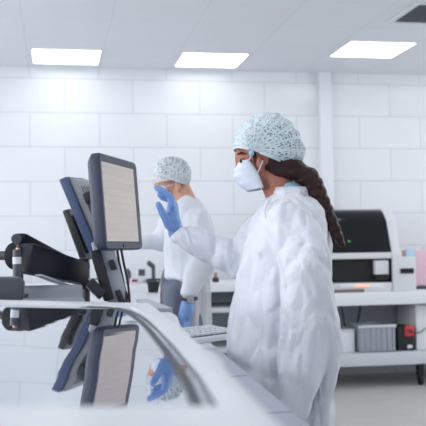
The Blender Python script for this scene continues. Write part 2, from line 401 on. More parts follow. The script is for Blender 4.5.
# analyser with black window
ax, ay, az = 2.56, 7.78, 0.84
t = empty('laboratory_analyser', (ax, ay, az), 0, 'large white analyser with black glass hood standing on the right wall bench', 'laboratory machine')
def lx(x): return x-ax
b = MB(); b.prism([(-.36, 0), (.30, 0), (.30, .40), (.24, .71), (.16, .745), (-.10, .745), (-.30, .40), (-.36, .33)], 'x', -.60, -.53)
b.prism([(-.36, 0), (.30, 0), (.30, .40), (.24, .71), (.16, .75), (-.10, .75), (-.24, .64), (-.32, .40), (-.36, .33)], 'x', .385, .475)
b.box(-.53, .385, .10, .30, 0, .70)
b.box(-.53, .385, -.36, .10, 0, .08)
b.box(-.53, .385, -.355, .12, .29, .345)
b.box(.385, .60, -.38, .06, 0, .30)
b.obj('housing', M['offwhite'], t, bevel=0.012)
g = MB(); cs = []
for k in range(11):
    q = k/10; cs.append((-.345 + .15*q + (.12*max(0, q-.7)**1.5/.164), 0.36 + .380*(q if q < .8 else .8+.2*math.sin((q-.8)/.2*PI/2))))
cs2 = [(y+.012, z-.012) for (y, z) in cs]
g.prism(cs + [(.10, .740), (.10, .725)] + cs2[::-1], 'x', -.53, .385)
g.obj('glass_hood', M['blackglass'], t)
MB().box(-.53, .23, -.30, .09, .085, .285).obj('loading_recess', M['gap'], t)
MB().box(.23, .36, -.345, -.05, .15, .275).obj('access_block', M['offwhite'], t, bevel=0.01)
MB().box(.23, .36, -.34, -.05, .10, .148).obj('lower_recess', M['gap'], t)
MB().box(.45, .575, -.388, -.37, .155, .20).obj('card_slot', M['gap'], t)
MB().box(-.10, .30, -.368, -.35, .04, .07).obj('button_strip', M['white'], t)
for k in range(5):
    MB().box(.03+.028*k, .048+.028*k, -.374, -.366, .045, .064).obj('indicator_lamp', M['amber'], t)
MB().box(-.004, .010, -.328, -.305, .442, .454).obj('status_light', M['led'], t)

# items around the analyser
t = empty('water_bottle', (3.14, 7.96, 0.8405), 0, 'frosted white bottle behind the right end of the analyser', 'bottle')
MB().tube([(0, 0, 0), (0, 0, .01), (0, 0, .30), (0, 0, .36), (0, 0, .40)], [.075, .08, .08, .05, .035], 24).obj('body', M['beige'], t)
MB().cyl((0, 0, .40), (0, 0, .45), .04).obj('cap', M['white'], t)
t = empty('card_rack', (3.38, 7.75, 0.84), R(-4), 'pink and pale blue card box on the bench at the right edge', 'box')
MB().box(-.16, .20, -.12, .14, .03, .36).obj('body', M['pink'], t, bevel=0.01)
MB().box(-.17, .21, -.13, .15, 0, .03).obj('base', M['darkgrey'], t)
MB().box(-.21, -.13, -.16, -.125, .12, .37).obj('blue_card', M['cyanlabel'], t)
tag(MB().box(2.33, 2.66, 7.365, 7.395, .8405, .865).obj('wooden_tray', mat('dark_wood', (120, 100, 92), 0.6, var=0.1)), 'narrow brown tray on the bench edge under the analyser', 'tray')

# things on the lower shelf
SH = 0.3055
t = empty('storage_box', (2.505, 7.62, SH), 0, 'plain white box on the lower shelf, left of the grey crate', 'box')
MB().box(-.14, .10, -.13, .17, 0, .185).obj('body', M['white'], t, bevel=0.006)
MB().box(-.145, .105, -.135, .175, .185, .205).obj('lid', M['offwhite'], t, bevel=0.006)
t = empty('plastic_crate', (2.80, 7.60, SH), 0, 'ribbed grey plastic crate on the lower shelf', 'crate')
c = MB(); a = .165
for (q0, q1, q2, q3) in ((-a, a, -.16, -.148), (-a, a, .168, .18), (-a, -a+.012, -.148, .168), (a-.012, a, -.148, .168)): c.box(q0, q1, q2, q3, 0, .235)
c.box(-a, a, -.16, .18, 0, .01)
c.obj('body', M['grey'], t, bevel=0.003)
MB().box(-a-.01, a+.01, -.172, -.148, .215, .24).obj('rim', M['lightgrey'], t, bevel=0.003)
for k in range(7):
    x = -.15 + k*.05
    MB().box(x-.006, x+.006, -.172, -.16, .01, .215).obj('rib', M['grey'], t)
c = MB(); pts = [(-.12+.03*k, .02*math.sin(k*2.1), .19+.03*math.sin(k*1.7)) for k in range(9)]
c.tube(pts, .012, 8); tag(c.obj('cable_coil', M['cable']), 'dark cables heaped inside the grey crate', 'cable'); bpy.data.objects['cable_coil'].location = (2.80, 7.62, SH+.005)
t = empty('battery_unit', (3.08, 7.56, SH), 0, 'small black box with a red front socket on the lower shelf', 'power unit')
MB().box(-.08, .08, -.09, .16, 0, .215).obj('body', M['black'], t, bevel=0.008)
MB().box(-.015, .075, -.105, -.088, .13, .222).obj('red_cover', M['red'], t, bevel=0.006)
MB().cyl((.03, -.112, .175), (.03, -.104, .175), .02).obj('socket', M['darkgrey'], t)
MB().box(.01, .055, -.094, -.088, .02, .05).obj('badge', M['ledlabel'], t)
t = empty('cabinet_unit', (3.49, 7.72, SH), 0, 'white box-shaped unit with black slot at the shelf right end', 'cabinet')
MB().box(-.30, .30, -.22, .22, 0, .40).obj('body', M['white'], t, bevel=0.008)
MB().box(-.19, -.10, -.226, -.218, .255, .29).obj('slot', M['gap'], t)
t = MB(); t.tube([(3.11, 7.438, .48), (3.16, 7.44, .46), (3.22, 7.45, .47), (3.27, 7.485, .50)], .005, 8)
tag(t.obj('power_cord', M['cable']), 'thin dark cord from the black power unit to the white unit', 'cable')
for (x, sw, lb) in ((2.66, .02, 'dark cable hanging behind the white box'), (2.86, -.05, 'dark cable hanging down into the grey crate')):
    c = MB(); c.tube([(x, 8.02, .72), (x+sw*.4, 8.0, .62), (x+sw, 7.99, .52), (x+sw*1.6, 7.97, .44), (x+sw*1.5, 7.95, .31)], .007, 8)
    tag(c.obj('hanging_cable', M['cable']), lb, 'cable')

# things on / in the left wall bench
t = empty('reagent_bottle', tuple(ony(215.5, 281, 7.5)), 0, 'small dark bottle with pink cap seen between the two people', 'bottle'); t.location.z = .95
MB().tube([(0, 0, 0), (0, 0, .035), (0, 0, .045)], [.03, .03, .012], 16).obj('body', M['black'], t)
MB().cyl((0, 0, .045), (0, 0, .085), .016).obj('cap', mat('dusky_pink', (170, 120, 118), .5), t)
for (x, w_, h_, lb) in ((1.62, .22, .13, 'teal flat box on the middle shelf between the two people'),):
    t = empty('supply_box', (x, 7.55, .4005), 0, lb, 'box')
    MB().box(-w_/2, w_/2, -.16, .12, 0, h_).obj('body', M['teal'], t, bevel=.005)
    MB().box(-w_/2-.006, w_/2+.006, -.166, .126, h_, h_+.03).obj('lid', M['teal'], t, bevel=.004)
t = empty('ribbed_tray', (1.62, 7.55, .4005+.16), 0, 'grey ribbed tray stacked on the teal box', 'tray')
MB().box(-.13, .13, -.16, .12, 0, .09).obj('body', M['grey'], t, bevel=.004)
for k in range(9): MB().box(-.122+.03*k-.004, -.122+.03*k+.004, -.168, -.16, .01, .085).obj('rib', M['darkgrey'], t)
def small_item(px, wpx, hpx, y, name, lb, cat, m_, fn=None, base=0.95):
    p = ony(px, 270, y); s = y/FPX
    t = empty(name, (p.x, p.y, base+.0005), 0, lb, cat); fn(t, wpx*s, hpx*s, m_); return t
def f_pump(t, w_, h_, m_):
    MB().tube([(0, 0, 0), (0, 0, h_*.8), (0, 0, h_*.9)], [w_/2, w_/2, w_/4], 16).obj('body', m_, t)
    MB().box(-w_*.6, w_*.15, -.01, .01, h_*.9, h_).obj('nozzle', M['darkgrey'], t)
def f_meter(t, w_, h_, m_):
    MB().box(-w_/2, w_/2, -.06, .06, 0, h_).obj('body', m_, t, bevel=.008)
    MB().box(-w_*.35, w_*.35, -.064, -.058, h_*.45, h_*.85).obj('display', M['darkgrey'], t)
def f_mic(t, w_, h_, m_):
    MB().box(-w_/2, w_/2, -.09, .09, 0, .03).obj('base', m_, t, bevel=.006)
    MB().box(w_*.1, w_*.4, -.02, .04, .03, h_*.8).obj('column', m_, t, bevel=.006)
    MB().cyl((w_*.2, -.02, h_*.8), (-w_*.3, -.05, h_), .022).obj('eyepiece', M['darkgrey'], t)
small_item(128.5, 5, 15, 7.55, 'pump_bottle', 'tall dark bottle on the far bench by the hanging monitor cables', 'bottle', M['darkgrey'], f_pump)
small_item(141, 9, 16, 7.75, 'bench_meter', 'pale desktop meter with grey display on the far bench', 'meter', M['offwhite'], f_meter)
small_item(151, 10, 20, 7.75, 'microscope', 'dark small microscope on the far bench left of the man', 'microscope', M['darkgrey'], f_mic)
small_item(134, 8, 6, 7.45, 'pipette_box', 'low pinkish box on the far bench beside the dark bottle', 'box', M['pink'], f_meter)

# ------------------------------------------------------------------ long counter down the left
t = empty('island_counter', (0, 0, 0), 0, 'pale grey lab counter running away between analyser and people', 'laboratory counter')
def slab(poly, z0, z1, name, m_, par, bevel=0.004): return MB().prism(poly, 'z', z0, z1).obj(name, m_, par, bevel=bevel)
slab([(-1.6, .45), (.385, .45), (.418, 1.43), (.437, 1.81), (.478, 2.62), (-1.6, 2.62)], .91, .95, 'worktop', M['greycounter'], t)
slab([(-1.6, 2.625), (.478, 2.625), (.47, 4.72), (.69, 4.95), (.69, 6.1), (-1.6, 6.1)], .91, .95, 'worktop', M['lightgrey'], t)
s_ = MB()
for (a, b_) in (((.30, 2.02), (.443, 2.02)), ((.34, 1.56), (.423, 1.56)), ((.36, 1.56), (.36, 2.02))):
    d = (Vector(b_)-Vector(a)).normalized(); n = Vector((-d.y, d.x))*.0015; A, B = Vector(a), Vector(b_)
    s_.prism([tuple(A-n), tuple(B-n), tuple(B+n), tuple(A+n)], 'z', .9501, .9508)
s_.obj('seam', mat('counter_seam', (128, 134, 148), .5), t)
MB().box(-1.55, .36, .50, 5.85, .08, .91).obj('cabinet_body', M['lightgrey'], t, bevel=.004)
MB().box(-1.50, .32, .56, 5.80, 0, .08).obj('plinth', M['darkgrey'], t)
for k in range(6):
    y = .56 + k*.88
    d = MB().box(.361, .376, y, y+.85, .10, .89).obj('door', M['paintwhite'], t, bevel=.003)
    MB().box(.377, .39, y+.08, y+.10, .60, .80).obj('handle', M['steel'], d)

# glass-lidded machine in the foreground
t = empty('glass_lid_machine', (0, 0, .95), 0, 'white machine with wide reflective glass lid in the foreground', 'laboratory machine')
ZT = 1.12-.95
LT = math.tan(R(2.6))      # the lid falls slightly to the right
def slant(mb, zmin=.01):
    mb.v = [(x, y, z + ((.2-x)*LT if z > zmin else 0)) for (x, y, z) in mb.v]; return mb
OUT = [(-.95, .50), (.155, .50), (.161, .64), (.173, .83), (.190, 1.13), (.202, 1.43), (.224, 2.12), (-.95, 2.17)]
INN = [(-.80, .703), (.128, .703), (.142, .876), (.155, 1.16), (.167, 1.585), (.172, 1.82), (.165, 1.987), (-.80, 2.01)]
slant(MB().prism([(x-.01 if x > 0 else x+.01, y) for x, y in OUT], 'z', 0.0005, ZT-.035)).obj('body', M['white'], t, bevel=.01)
fr = MB(); n = len(OUT)
vs = [(*p, ZT) for p in OUT]+[(*p, ZT) for p in INN]+[(*p, ZT-.034) for p in OUT]+[(*p, ZT-.034) for p in INN]
fs = []
for i in range(n):
    j = (i+1) % n
    fs += [(i, j, j+n, i+n), (i+2*n, i+3*n, j+3*n, j+2*n), (i, i+2*n, j+2*n, j), (i+n, j+n, j+3*n, i+3*n)]
fr.add(vs, fs); slant(fr).obj('lid_frame', M['frame_white'], t, bevel=.004)
slant(MB().prism(INN, 'z', ZT-.022, ZT-.004)).obj('lid_glass', M['lidglass'], t)
def strip(pts, wd, z0, z1, name, m_, off):
    q = MB(); P0, P1 = [], []
    pp = [Vector(p) for p in pts]
    for i, p in enumerate(pp):
        d = (pp[min(i+1, len(pp)-1)]-pp[max(i-1, 0)]).normalized(); nn = Vector((-d.y, d.x))
        P0.append(tuple(p+nn*off)); P1.append(tuple(p+nn*(off+wd)))
    for i in range(len(pp)-1): q.prism([P0[i], P0[i+1], P1[i+1], P1[i]], 'z', z0, z1)
    return slant(q).obj(name, m_, t)
edge = [(.128, .712), (.142, .876), (.155, 1.16), (.164, 1.45), (.166, 1.60), (.165, 1.74), (.158, 1.86), (.142, 1.94), (.112, 1.98), (.06, 1.995)]
strip(edge, .0022, ZT-.0039, ZT-.002, 'gasket', M['darkgrey'], .0005)
strip(edge, .011, ZT-.0039, ZT-.0033, 'printed_border', M['border'], .009)
# side fittings on the right edge of the lid
MB().prism([(.19, 1.55), (.232, 1.62), (.268, 1.95), (.268, 2.05), (.21, 2.06)], 'z', .03, ZT-.018).obj('rear_hinge_cover', M['offwhite'], t, bevel=.012, seg=3)
MB().prism([(.17, 1.10), (.205, 1.12), (.226, 1.18), (.230, 1.27), (.218, 1.34), (.18, 1.36)], 'z', .03, ZT-.02).obj('latch_cover', M['offwhite'], t, bevel=.012, seg=3)
MB().prism([(.215, 2.08), (.275, 2.09), (.262, 2.50), (.225, 2.50)], 'z', ZT-.03, ZT-.012).obj('side_flap', M['grey'], t, bevel=.003)

# keyboard
def kb_build(loc, rz, label):
    t = empty('keyboard', loc, rz, label, 'keyboard')
    MB().prism([(-.075, 0), (.075, 0), (.075, .032), (-.075, .018)], 'x', -.22, .22).obj('case', M['white'], t, bevel=.004)
    kw = .0255
    for r_ in range(5):
        for c_ in range(16):
            x = -.205 + c_*kw; y = -.055 + r_*.0255; z = .0195 + (y+.075)*.0933
            MB().box(x+.001, x+.0215, y, y+.0205, z, z+.006).obj('key', M['white'], t)
    MB().prism([(-.066, .0192), (.074, .0322), (.074, .0328), (-.066, .0198)], 'x', -.212, .212).obj('key_bed', M['darkgrey'], t)
    return t
kb_build((.40, 2.79, .9505), R(38), 'white keyboard with pale keys on the counter in front of the woman')

# grey console behind the machine
t = empty('console_unit', (-.45, 2.83, .9505), 0, 'rounded light grey console behind the glass-lidded machine', 'console')
prof = [(-.28, 0), (.22, 0), (.22, .165), (.20, .176), (.19, .182), (.175, .182), (.165, .176), (.158, .165), (.155, .150)] + [(.14-.36*k/6, .140+.007*math.sin(k/6*PI)) for k in range(7)] + [(-.28, .10)]
MB().prism(prof, 'x', -.6, .54).obj('housing', mat('soft_grey_plastic', (146, 150, 160), .65, spec=.15), t, bevel=.012, seg=3)
MB().box(.40, .47, -.284, -.276, .03, .07).obj('switch', M['black'], t)
# basket and paper tray farther along the counter
t = empty('wire_basket', tuple(onz(149, 291, .95)), R(8), 'small black basket at the far end of the counter', 'basket')
t.location.z = .9505
t.location = (.66, 6.0, .9505)
q = MB()
for k in range(14):
    a = 2*PI*k/14; q.cyl((.032*math.cos(a), .032*math.sin(a), 0), (.045*math.cos(a), .045*math.sin(a), .09), .003, n=6)
q.tube([(.045*math.cos(a), .045*math.sin(a), .09) for a in [2*PI*k/24 for k in range(25)]], .004, 6)
q.obj('wire_side', M['black'], t)
MB().tube([(0, 0, 0), (0, 0, .01), (0, 0, .075)], [.030, .033, .038], 20).obj('liner', M['black'], t)

# ------------------------------------------------------------------ monitors
def monitor(name, loc, rz, tilt, label, W=.40, H=.325, T=.045, screen=True, case='bezel'):
    """front faces local -Y; origin at the middle of the panel"""
    t = empty(name, loc, 0, label, 'monitor')
    t.rotation_euler = Euler((tilt, 0, rz), 'XYZ')
    w2, h2 = W/2, H/2
    c = MB()
    def rr(w_, h_, r_, y):
        out = []
        for (sx, sz, a0) in ((1, 1, 0), (-1, 1, 90), (-1, -1, 180), (1, -1, 270)):
            for k in range(5):
                a = R(a0+k*22.5); out.append((sx*(w_-r_)+r_*math.cos(a), y, sz*(h_-r_)+r_*math.sin(a)))
        return out
    rings = [rr(w2-.030, h2-.028, .008, .004), rr(w2-.028, h2-.026, .010, .000), rr(w2-.006, h2-.006, .02, -.004), rr(w2, h2, .024, .004),
             rr(w2, h2, .026, T*.55), rr(w2-.012, h2-.012, .03, T*.85), rr(w2-.05, h2-.05, .03, T), rr(w2-.09, h2-.08, .03, T+.012)]
    n_ = 20; vs = [p for r_ in rings for p in r_]
    fs = [(i*n_+k, i*n_+(k+1) % n_, (i+1)*n_+(k+1) % n_, (i+1)*n_+k) for i in range(len(rings)-1) for k in range(n_)]
    fs += [tuple(range(n_)), tuple(range((len(rings)-1)*n_, len(rings)*n_))]
    c.add(vs, fs); c.obj('casing', M[case], t)
    MB().box(-w2+.030, w2-.030, .0005, .0035, -h2+.030, h2-.028).obj('screen', M['screen'] if screen else M['blackglass'], t, smooth=False)
    MB().box(-.018, .018, -.0045, -.001, -h2+.010, -h2+.020).obj('power_button', M['black'], t)
    return t
# lit monitor: near edge at px 102 / 2.9 m, far edge at px 138 / 3.28 m
A = ond(101.5, 203, 2.90); B = ond(138.5, 204, 3.28); mid = (A+B)/2; dv = B-A
mon = monitor('monitor', (mid.x, mid.y, mid.z), math.atan2(dv.y, dv.x), R(-4), 'lit beige-screen monitor held up beside the gloved hand', W=dv.length+.004, H=.326, T=.05)
# cables hanging from it
for k, (dx, lb) in enumerate(((0, 'thin black cable hanging under the lit monitor, nearer the arm'), (.022, 'thin black cable hanging under the lit monitor, nearer the man'))):
    c = MB(); P = [ond(117+k*4, 248, 3.05), ond(119+k*4.5, 262, 3.05), ond(123+k*4.5, 280, 3.05), ond(126.5+k*3, 297, 3.03), ond(127+k*3, 306, 3.0)]
    P[-1].z = .955; c.tube(P, .0042, 8); tag(c.obj('monitor_cable', M['cable']), lb, 'cable')

# tilted second monitor, seen from behind
def tilted(name, top, bot, dep, label, H, W, T, ang):
    a = ond(top[0], top[1], dep); b_ = ond(bot[0], bot[1], dep); ax_ = (a-b_); L_ = ax_.length; zc = ax_.normalized()
    wd = Vector((math.sin(R(ang)), math.cos(R(ang)), 0)); wd = (wd - zc*wd.dot(zc)).normalized(); yc = zc.cross(wd)
    t = empty(name, (0, 0, 0), 0, label, 'monitor')
    mm = Matrix((wd, yc, zc)).transposed().to_4x4(); mm.translation = (a+b_)/2 + wd*(W/2); t.matrix_world = mm
    h2 = L_/2; w2 = W/2
    return t, h2, w2
t, h2, w2 = tilted('monitor', (62.5, 178), (97.5, 262), 3.30, 'slate blue monitor tilted back, seen edge-on behind the lit one', 0, .36, .04, 14)
# local x = depth (away), y = thickness (towards left of picture is -?), z = along the slope
sgn = 1 if (t.matrix_world.to_3x3() @ Vector((0, 1, 0))).dot(RT) > 0 else -1
def tb(x0, x1, y0, y1, z0, z1, name, m_, bev=.004, par=None):
    ya, yb = sorted((y0*sgn, y1*sgn)); return MB().box(x0, x1, ya, yb, z0, z1).obj(name, m_, par or t, bevel=bev)
tb(-w2, w2, -.016, .018, -h2, h2, 'casing', M['bluegrey'], .006)
tb(-w2+.02, w2-.02, -.0175, -.0158, -h2+.02, h2-.02, 'screen', M['blackglass'], 0)
bk = MB(); pr = [(-h2+.02, 0), (h2-.01, 0), (h2-.012, .012), (h2-.03, .026), (-h2+.04, .034)]
bk.add([(-w2+.015, sgn*(.0185+p[1]), p[0]) for p in pr]+[(w2-.015, sgn*(.0185+p[1]), p[0]) for p in pr], [(0, 1, 2, 3, 4), (9, 8, 7, 6, 5)]+[(i, (i+1) % 5, (i+1) % 5+5, i+5) for i in range(5)])
bk = bk.obj('back_cover', M['ventgrey'], t, bevel=.004)
for k in range(6):
    x = -w2+.05+k*.05; tb(x-.004, x+.004, .040, .0475, h2-.17, h2-.05, 'vent_slot', M['darkgrey'], 0, bk)
tb(-w2-.006, -w2+.03, .045, .075, h2-.125, h2-.085, 'mounting_plate', M['black'])
tb(-w2+.01, -w2+.04, .045, .085, h2-.22, h2-.12, 'bracket', M['black'])
tb(-w2+.04, w2-.1, .045, .10, h2-.13, h2-.08, 'hinge_block', M['bezel'])
t, h2, w2 = tilted('monitor', (65, 210), (84, 262), 3.9, 'dark small tilted monitor behind the slate blue one', 0, .30, .035, 14)
tb(-w2, w2, -.014, .016, -h2, h2, 'casing', M['black'], .005)
tb(-w2+.02, w2-.02, -.0155, -.0138, -h2+.02, h2-.02, 'screen', M['blackglass'], 0)
tb(-w2+.03, w2-.03, .0165, .035, -h2+.03, h2-.03, 'back_cover', M['black'], .004)

zb_ = t.matrix_world.translation; wi = t.matrix_world.inverted()
q = MB().cyl(wi @ Vector((zb_.x+.02, zb_.y, .9505)), wi @ Vector((zb_.x+.02, zb_.y, zb_.z-.06)), .018).obj('stand_post', M['black'], t)
# tilted column carrying the monitors
def beam(name, a, b_, up, wd, th, m_, par, bev=.006, taper=1.0):
    """box beam from a to b_, 'up' extent along the vertical-ish axis, wd along the rest"""
    a, b_ = Vector(a), Vector(b_); x = (b_-a).normalized(); z = Vector(up); z = (z - x*z.dot(x)).normalized(); y = z.cross(x)
    vs = []
    for (p, s) in ((a, 1.0), (b_, taper)):
        for (sy, sz) in ((-1, -1), (1, -1), (1, 1), (-1, 1)): vs.append(p + y*sy*wd/2*s + z*sz*th/2*s)
    return MB().add(vs, [(0, 1, 2, 3), (7, 6, 5, 4), (0, 4, 5, 1), (1, 5, 6, 2), (2, 6, 7, 3), (3, 7, 4, 0)]).obj(name, m_, par, bevel=bev)
base = onz(120, 302, 1.00)
t = empty('monitor_column', (0, 0, 0), 0, 'leaning grey and black column that carries the lit monitor', 'monitor stand')
d_ = 3.06
beam('column', ond(101, 240, d_), ond(119, 306, d_), (1, 0, 0), .07, .07, M['grey'], t)
beam('black_edge', ond(95, 250, d_-.03), ond(109, 300, d_-.03), (1, 0, 0), .06, .035, M['black'], t)
beam('clip', ond(110.5, 260, d_-.05), ond(114.5, 270, d_-.05), (1, 0, 0), .03, .020, M['black'], t)
beam('foot', ond(117, 290, d_-.02), ond(123, 306, d_-.02), (1, 0, 0), .05, .02, M['black'], t)
beam('foot', ond(124, 290, d_), ond(129, 304, d_), (1, 0, 0), .05, .014, M['black'], t)
beam('lever', ond(89, 282, d_-.06), ond(103, 296, d_-.06), (1, 0, 0), .05, .035, M['black'], t)
p = ond(112, 300, d_); MB().box(p.x-.09, p.x+.09, p.y-.12, p.y+.12, .9505, 1.045).obj('base', M['darkgrey'], t, bevel=.01)
q0 = ond(93, 206, 2.97); q1 = ond(84, 207, 3.0)
beam('monitor_joint', ond(106, 222, 3.08), ond(101, 245, 3.07), (1, 0, 0), .05, .05, M['black'], t)

# articulated arms on their pole
CT = .95+.147        # top of the console
p = ond(17, 268, 2.86)
t = empty('monitor_mount', (p.x, p.y, CT), 0, 'dark pole with white label and its large black swing arm to the screens', 'monitor mount')
def rel(v): return Vector(v)-Vector(t.location)
zt = ond(17, 249.5, 2.86).z-CT
MB().cyl((0, 0, 0), (0, 0, .012), .035, n=24).obj('foot', M['black'], t)
sf = MB().cyl((0, 0, .012), (0, 0, zt), .0135, n=24).obj('pole', M['darkgrey'], t)
MB().cyl((.004, 0, zt), (.004, 0, zt+.006), .008, n=20).obj('copper_tip', M['copper'], sf)
MB().cyl((0, 0, ond(17, 264, 2.86).z-CT), (0, 0, ond(17, 257, 2.86).z-CT), .0142, n=24).obj('label_band', M['ledlabel'], sf)
zc = ond(17, 284, 2.86).z-CT
for dz in (0, .02): MB().cyl((0, 0, zc+dz-.004), (0, 0, zc+dz+.004), .0155, n=24).obj('ring', M['black'], sf)
am = beam('swing_arm', rel(ond(23, 257.5, 2.90)), rel(ond(84, 274, 3.12)), (0, 0, 1), .075, .100, M['armblack'], t, bev=.012, taper=.80)
am.data.name = 'swing_arm'
beam('cable_channel', rel(ond(38, 275, 2.90)), rel(ond(68, 286, 3.03)), (0, 0, 1), .03, .008, M['grey'], am, bev=.002)
beam('arm_joint', rel(ond(83.5, 258, 3.12)), rel(ond(84.5, 289, 3.12)), (1, 0, 0), .05, .035, M['black'], t, bev=.008)
beam('joint_pin', rel(ond(82, 279, 3.10)), rel(ond(104, 279, 3.10)), (0, 0, 1), .008, .006, M['steel'], t, bev=0)
beam('lever', rel(ond(85, 289, 3.10)), rel(ond(96, 288.5, 3.10)), (0, 0, 1), .02, .012, M['black'], t, bev=.002)
beam('side_bar', rel(ond(-40, 256, 3.02)), rel(ond(9, 255.5, 2.95)), (0, 0, 1), .04, .030, M['black'], t)
e = MB(); pl_ = rel(ond(10.5, 256, 2.92))
ee = [(.032*math.cos(a)*(1 if math.cos(a) < 0 else .3), .045*math.sin(a)) for a in [2*PI*k/20 for k in range(20)]]
e.prism([(pl_.x+x+.012, pl_.z+z) for x, z in ee], 'y', pl_.y-.02, pl_.y+.05); e.obj('end_cap', M['black'], t, bevel=.004)
p = ond(20, 239, 3.3)
t = empty('monitor_mount', (p.x, p.y, .9505), 0, 'slim black swing arm on a post behind the large one', 'monitor mount')
MB().cyl((0, 0, 0), (0, 0, p.z-.9505-.02), .012, n=20).obj('pole', M['black'], t)
MB().cyl((0, 0, 0), (0, 0, .012), .04, n=20).obj('foot', M['black'], t)
beam('swing_arm', rel(ond(19, 240, 3.3)), rel(ond(72, 265, 3.75)), (0, 0, 1), .05, .057, M['armblack'], t, bev=.012, taper=.8)
MB().cyl((-.012, -.035, p.z-.9505), (-.012, .035, p.z-.9505), .019).obj('pivot', M['darkgrey'], t)
# rounded black block on the console, lower left
pb = ond(8, 287.5, 2.62)
t = empty('instrument_head', (pb.x, pb.y, CT+.0005), 0, 'rounded dark grey block at the left edge beside the pole', 'instrument')
MB().prism([(-.16, -.0), (.035, 0), (.046, .012), (.048, .060), (.032, .074), (-.16, .077)], 'y', -.05, .05).obj('body', M['darkgrey'], t, bevel=.008, seg=3)

# ------------------------------------------------------------------ people
def fold(p, a=1.0, s=1.0, seed=0.0):
    q = Vector((p.x+seed, p.y, p.z))
    n1 = noise.noise(Vector((q.x*9*s, q.y*9*s, q.z*2.4*s)))
    n2 = noise.noise(Vector((q.x*7*s+5, q.y*7*s, q.z*7*s)))
    n3 = 1-abs(noise.noise(Vector((q.x*14*s, q.y*14*s+3, q.z*8*s))))*2.2
    return a*(0.013*n1 + 0.009*n2 + 0.004*n3)

def cap_mesh(name, m_, parent, Cc, rv, sil, th0, th1, pleats, amp, nth=150, nph=44, tilt=0.0):
    """gathered cap; sil = [(deg, radius m)] in the profile plane round the gather point"""
    def rad(d):
        for i in range(len(sil)-1):
            if sil[i][0] <= d <= sil[i+1][0]:
                t_ = (d-sil[i][0])/(sil[i+1][0]-sil[i][0]); t_ = t_*t_*(3-2*t_)*.5+t_*.5
                return sil[i][1]*(1-t_)+sil[i+1][1]*t_
        return sil[-1][1] if d > sil[-1][0] else sil[0][1]
    vs, fs, uvs = [], [], []
    for i in range(nth+1):
        th = th0+(th1-th0)*i/nth; r_ = rad(th); a = R(th)
        for k in range(nph+1):
            ph = -PI/2 + PI*k/nph; c_ = max(0.0, math.cos(ph))**0.62
            rr_ = r_*c_*(1+amp*math.sin(R(th)*pleats+1.5*math.sin(ph*2))*math.cos(ph)**.4)+amp*.12*noise.noise(Vector((th*.1, ph*5, 0)))
            vs.append((Cc[0]+rr_*math.cos(a), Cc[1]+rv*math.sin(ph), Cc[2]+rr_*math.sin(a)))
            uvs.append((i/nth, k/nph))
    for i in range(nth):
        for k in range(nph):
            a = i*(nph+1)+k; fs.append((a, a+1, a+nph+2, a+nph+1))
    me = bpy.data.meshes.new(name); me.from_pydata(vs, [], fs)
    ul = me.uv_layers.new(name='UVMap')
    for l in me.loops: ul.data[l.index].uv = uvs[l.vertex_index]
    for p_ in me.polygons: p_.use_smooth = True
    me.materials.append(m_)
    o = bpy.data.objects.new(name, me); COL.objects.link(o); o.parent = parent
    e = MB()
    for row in (0, nth):
        e.tube([Vector(vs[row*(nph+1)+k]) for k in range(1, nph)], .0035, 6)
    e.obj('elastic_band', m_, o)
    return o

def mask_mesh(parent, front, side, vw, m_, strap):
    """front/side: 5 local (u,z) points from bridge to chin"""
    vs, fs = [], []; ns, nt_ = 20, 24
    def lerp_(P, t_):
        x = t_*(len(P)-1); i = min(int(x), len(P)-2); f_ = x-i
        return Vector(P[i]).lerp(Vector(P[i+1]), f_)
    for i in range(ns+1):
        s_ = -1+2*i/ns
        for j in range(nt_+1):
            t_ = j/nt_; a = lerp_(front, t_); b_ = lerp_(side, t_); k = abs(s_)**2.0; p_ = a.lerp(b_, k)
            pl = .0016*math.sin(t_*PI*8)*(1-k)
            vs.append((p_.x-pl, vw*math.sin(s_*PI/2), p_.y))
    for i in range(ns):
        for j in range(nt_):
            a = i*(nt_+1)+j; fs.append((a, a+1, a+nt_+2, a+nt_+1))
    o = MB().add(vs, fs).obj('face_mask', m_, parent)
    so = o.modifiers.new('t', 'SOLIDIFY'); so.thickness = .002
    for pts in strap:
        MB().tube(pts, .0016, 6).obj('ear_loop', m_, o)
    return o

def hand_chains(mb, wrist, palm, knuck, fingers, thumb, dr=0.0, pv=(.026, .036, .03)):
    mb.chain([(wrist, .024+dr), (palm, (pv[0]+dr, pv[1]+dr, pv[2]+dr)), (knuck, (pv[0]*.7+dr, pv[1]+dr, .018+dr))], .3)
    for fch in fingers:
        mb.chain([(p_, .0098+dr if i < len(fch)-1 else .0078+dr) for i, p_ in enumerate(fch)], .45)
    mb.chain([(p_, (.0135 if i == 0 else .0115 if i < len(thumb)-1 else .009)+dr) for i, p_ in enumerate(thumb)], .4)

# ---- the woman
DW = 2.70
def W(px, py, v=0.0):
    d = DW+v; return Vector(((px-213)*d/FPX-67*DW/FPX, v, EYE+(246.5-py)*d/FPX))
rootp = RT0*(67*DW/FPX)+Vector((math.sin(_y), math.cos(_y), 0))*DW
wo = empty('person', (rootp.x, rootp.y, 0), -_y, 'person in white coat, pale blue hairnet and mask raising a blue gloved hand', 'person')
FOOT = .0
body = MB()
body.chain([(W(268, 146), (.084, .073, .092)), (W(266, 152), (.085, .072, .09))], .5)
body.ell(W(255, 166), (.058, .056, .062)); body.ell(W(250, 177), (.036, .040, .034)); body.ell(W(247, 157), (.036, .050, .045))
body.chain([(W(242, 160), .010), (W(237, 171), .011)], .4)
body.chain([(W(273, 172), (.050, .050, .05)), (W(284, 200), (.050, .054, .05)), (W(286, 218), (.06, .09, .05))], .3)
body.chain([(W(286, 219), (.06, .12, .04)), (W(284, 240), (.08, .12, .07)), (W(278, 300), (.08, .11, .08)), (W(282, 345), (.09, .13, .09))], .3)
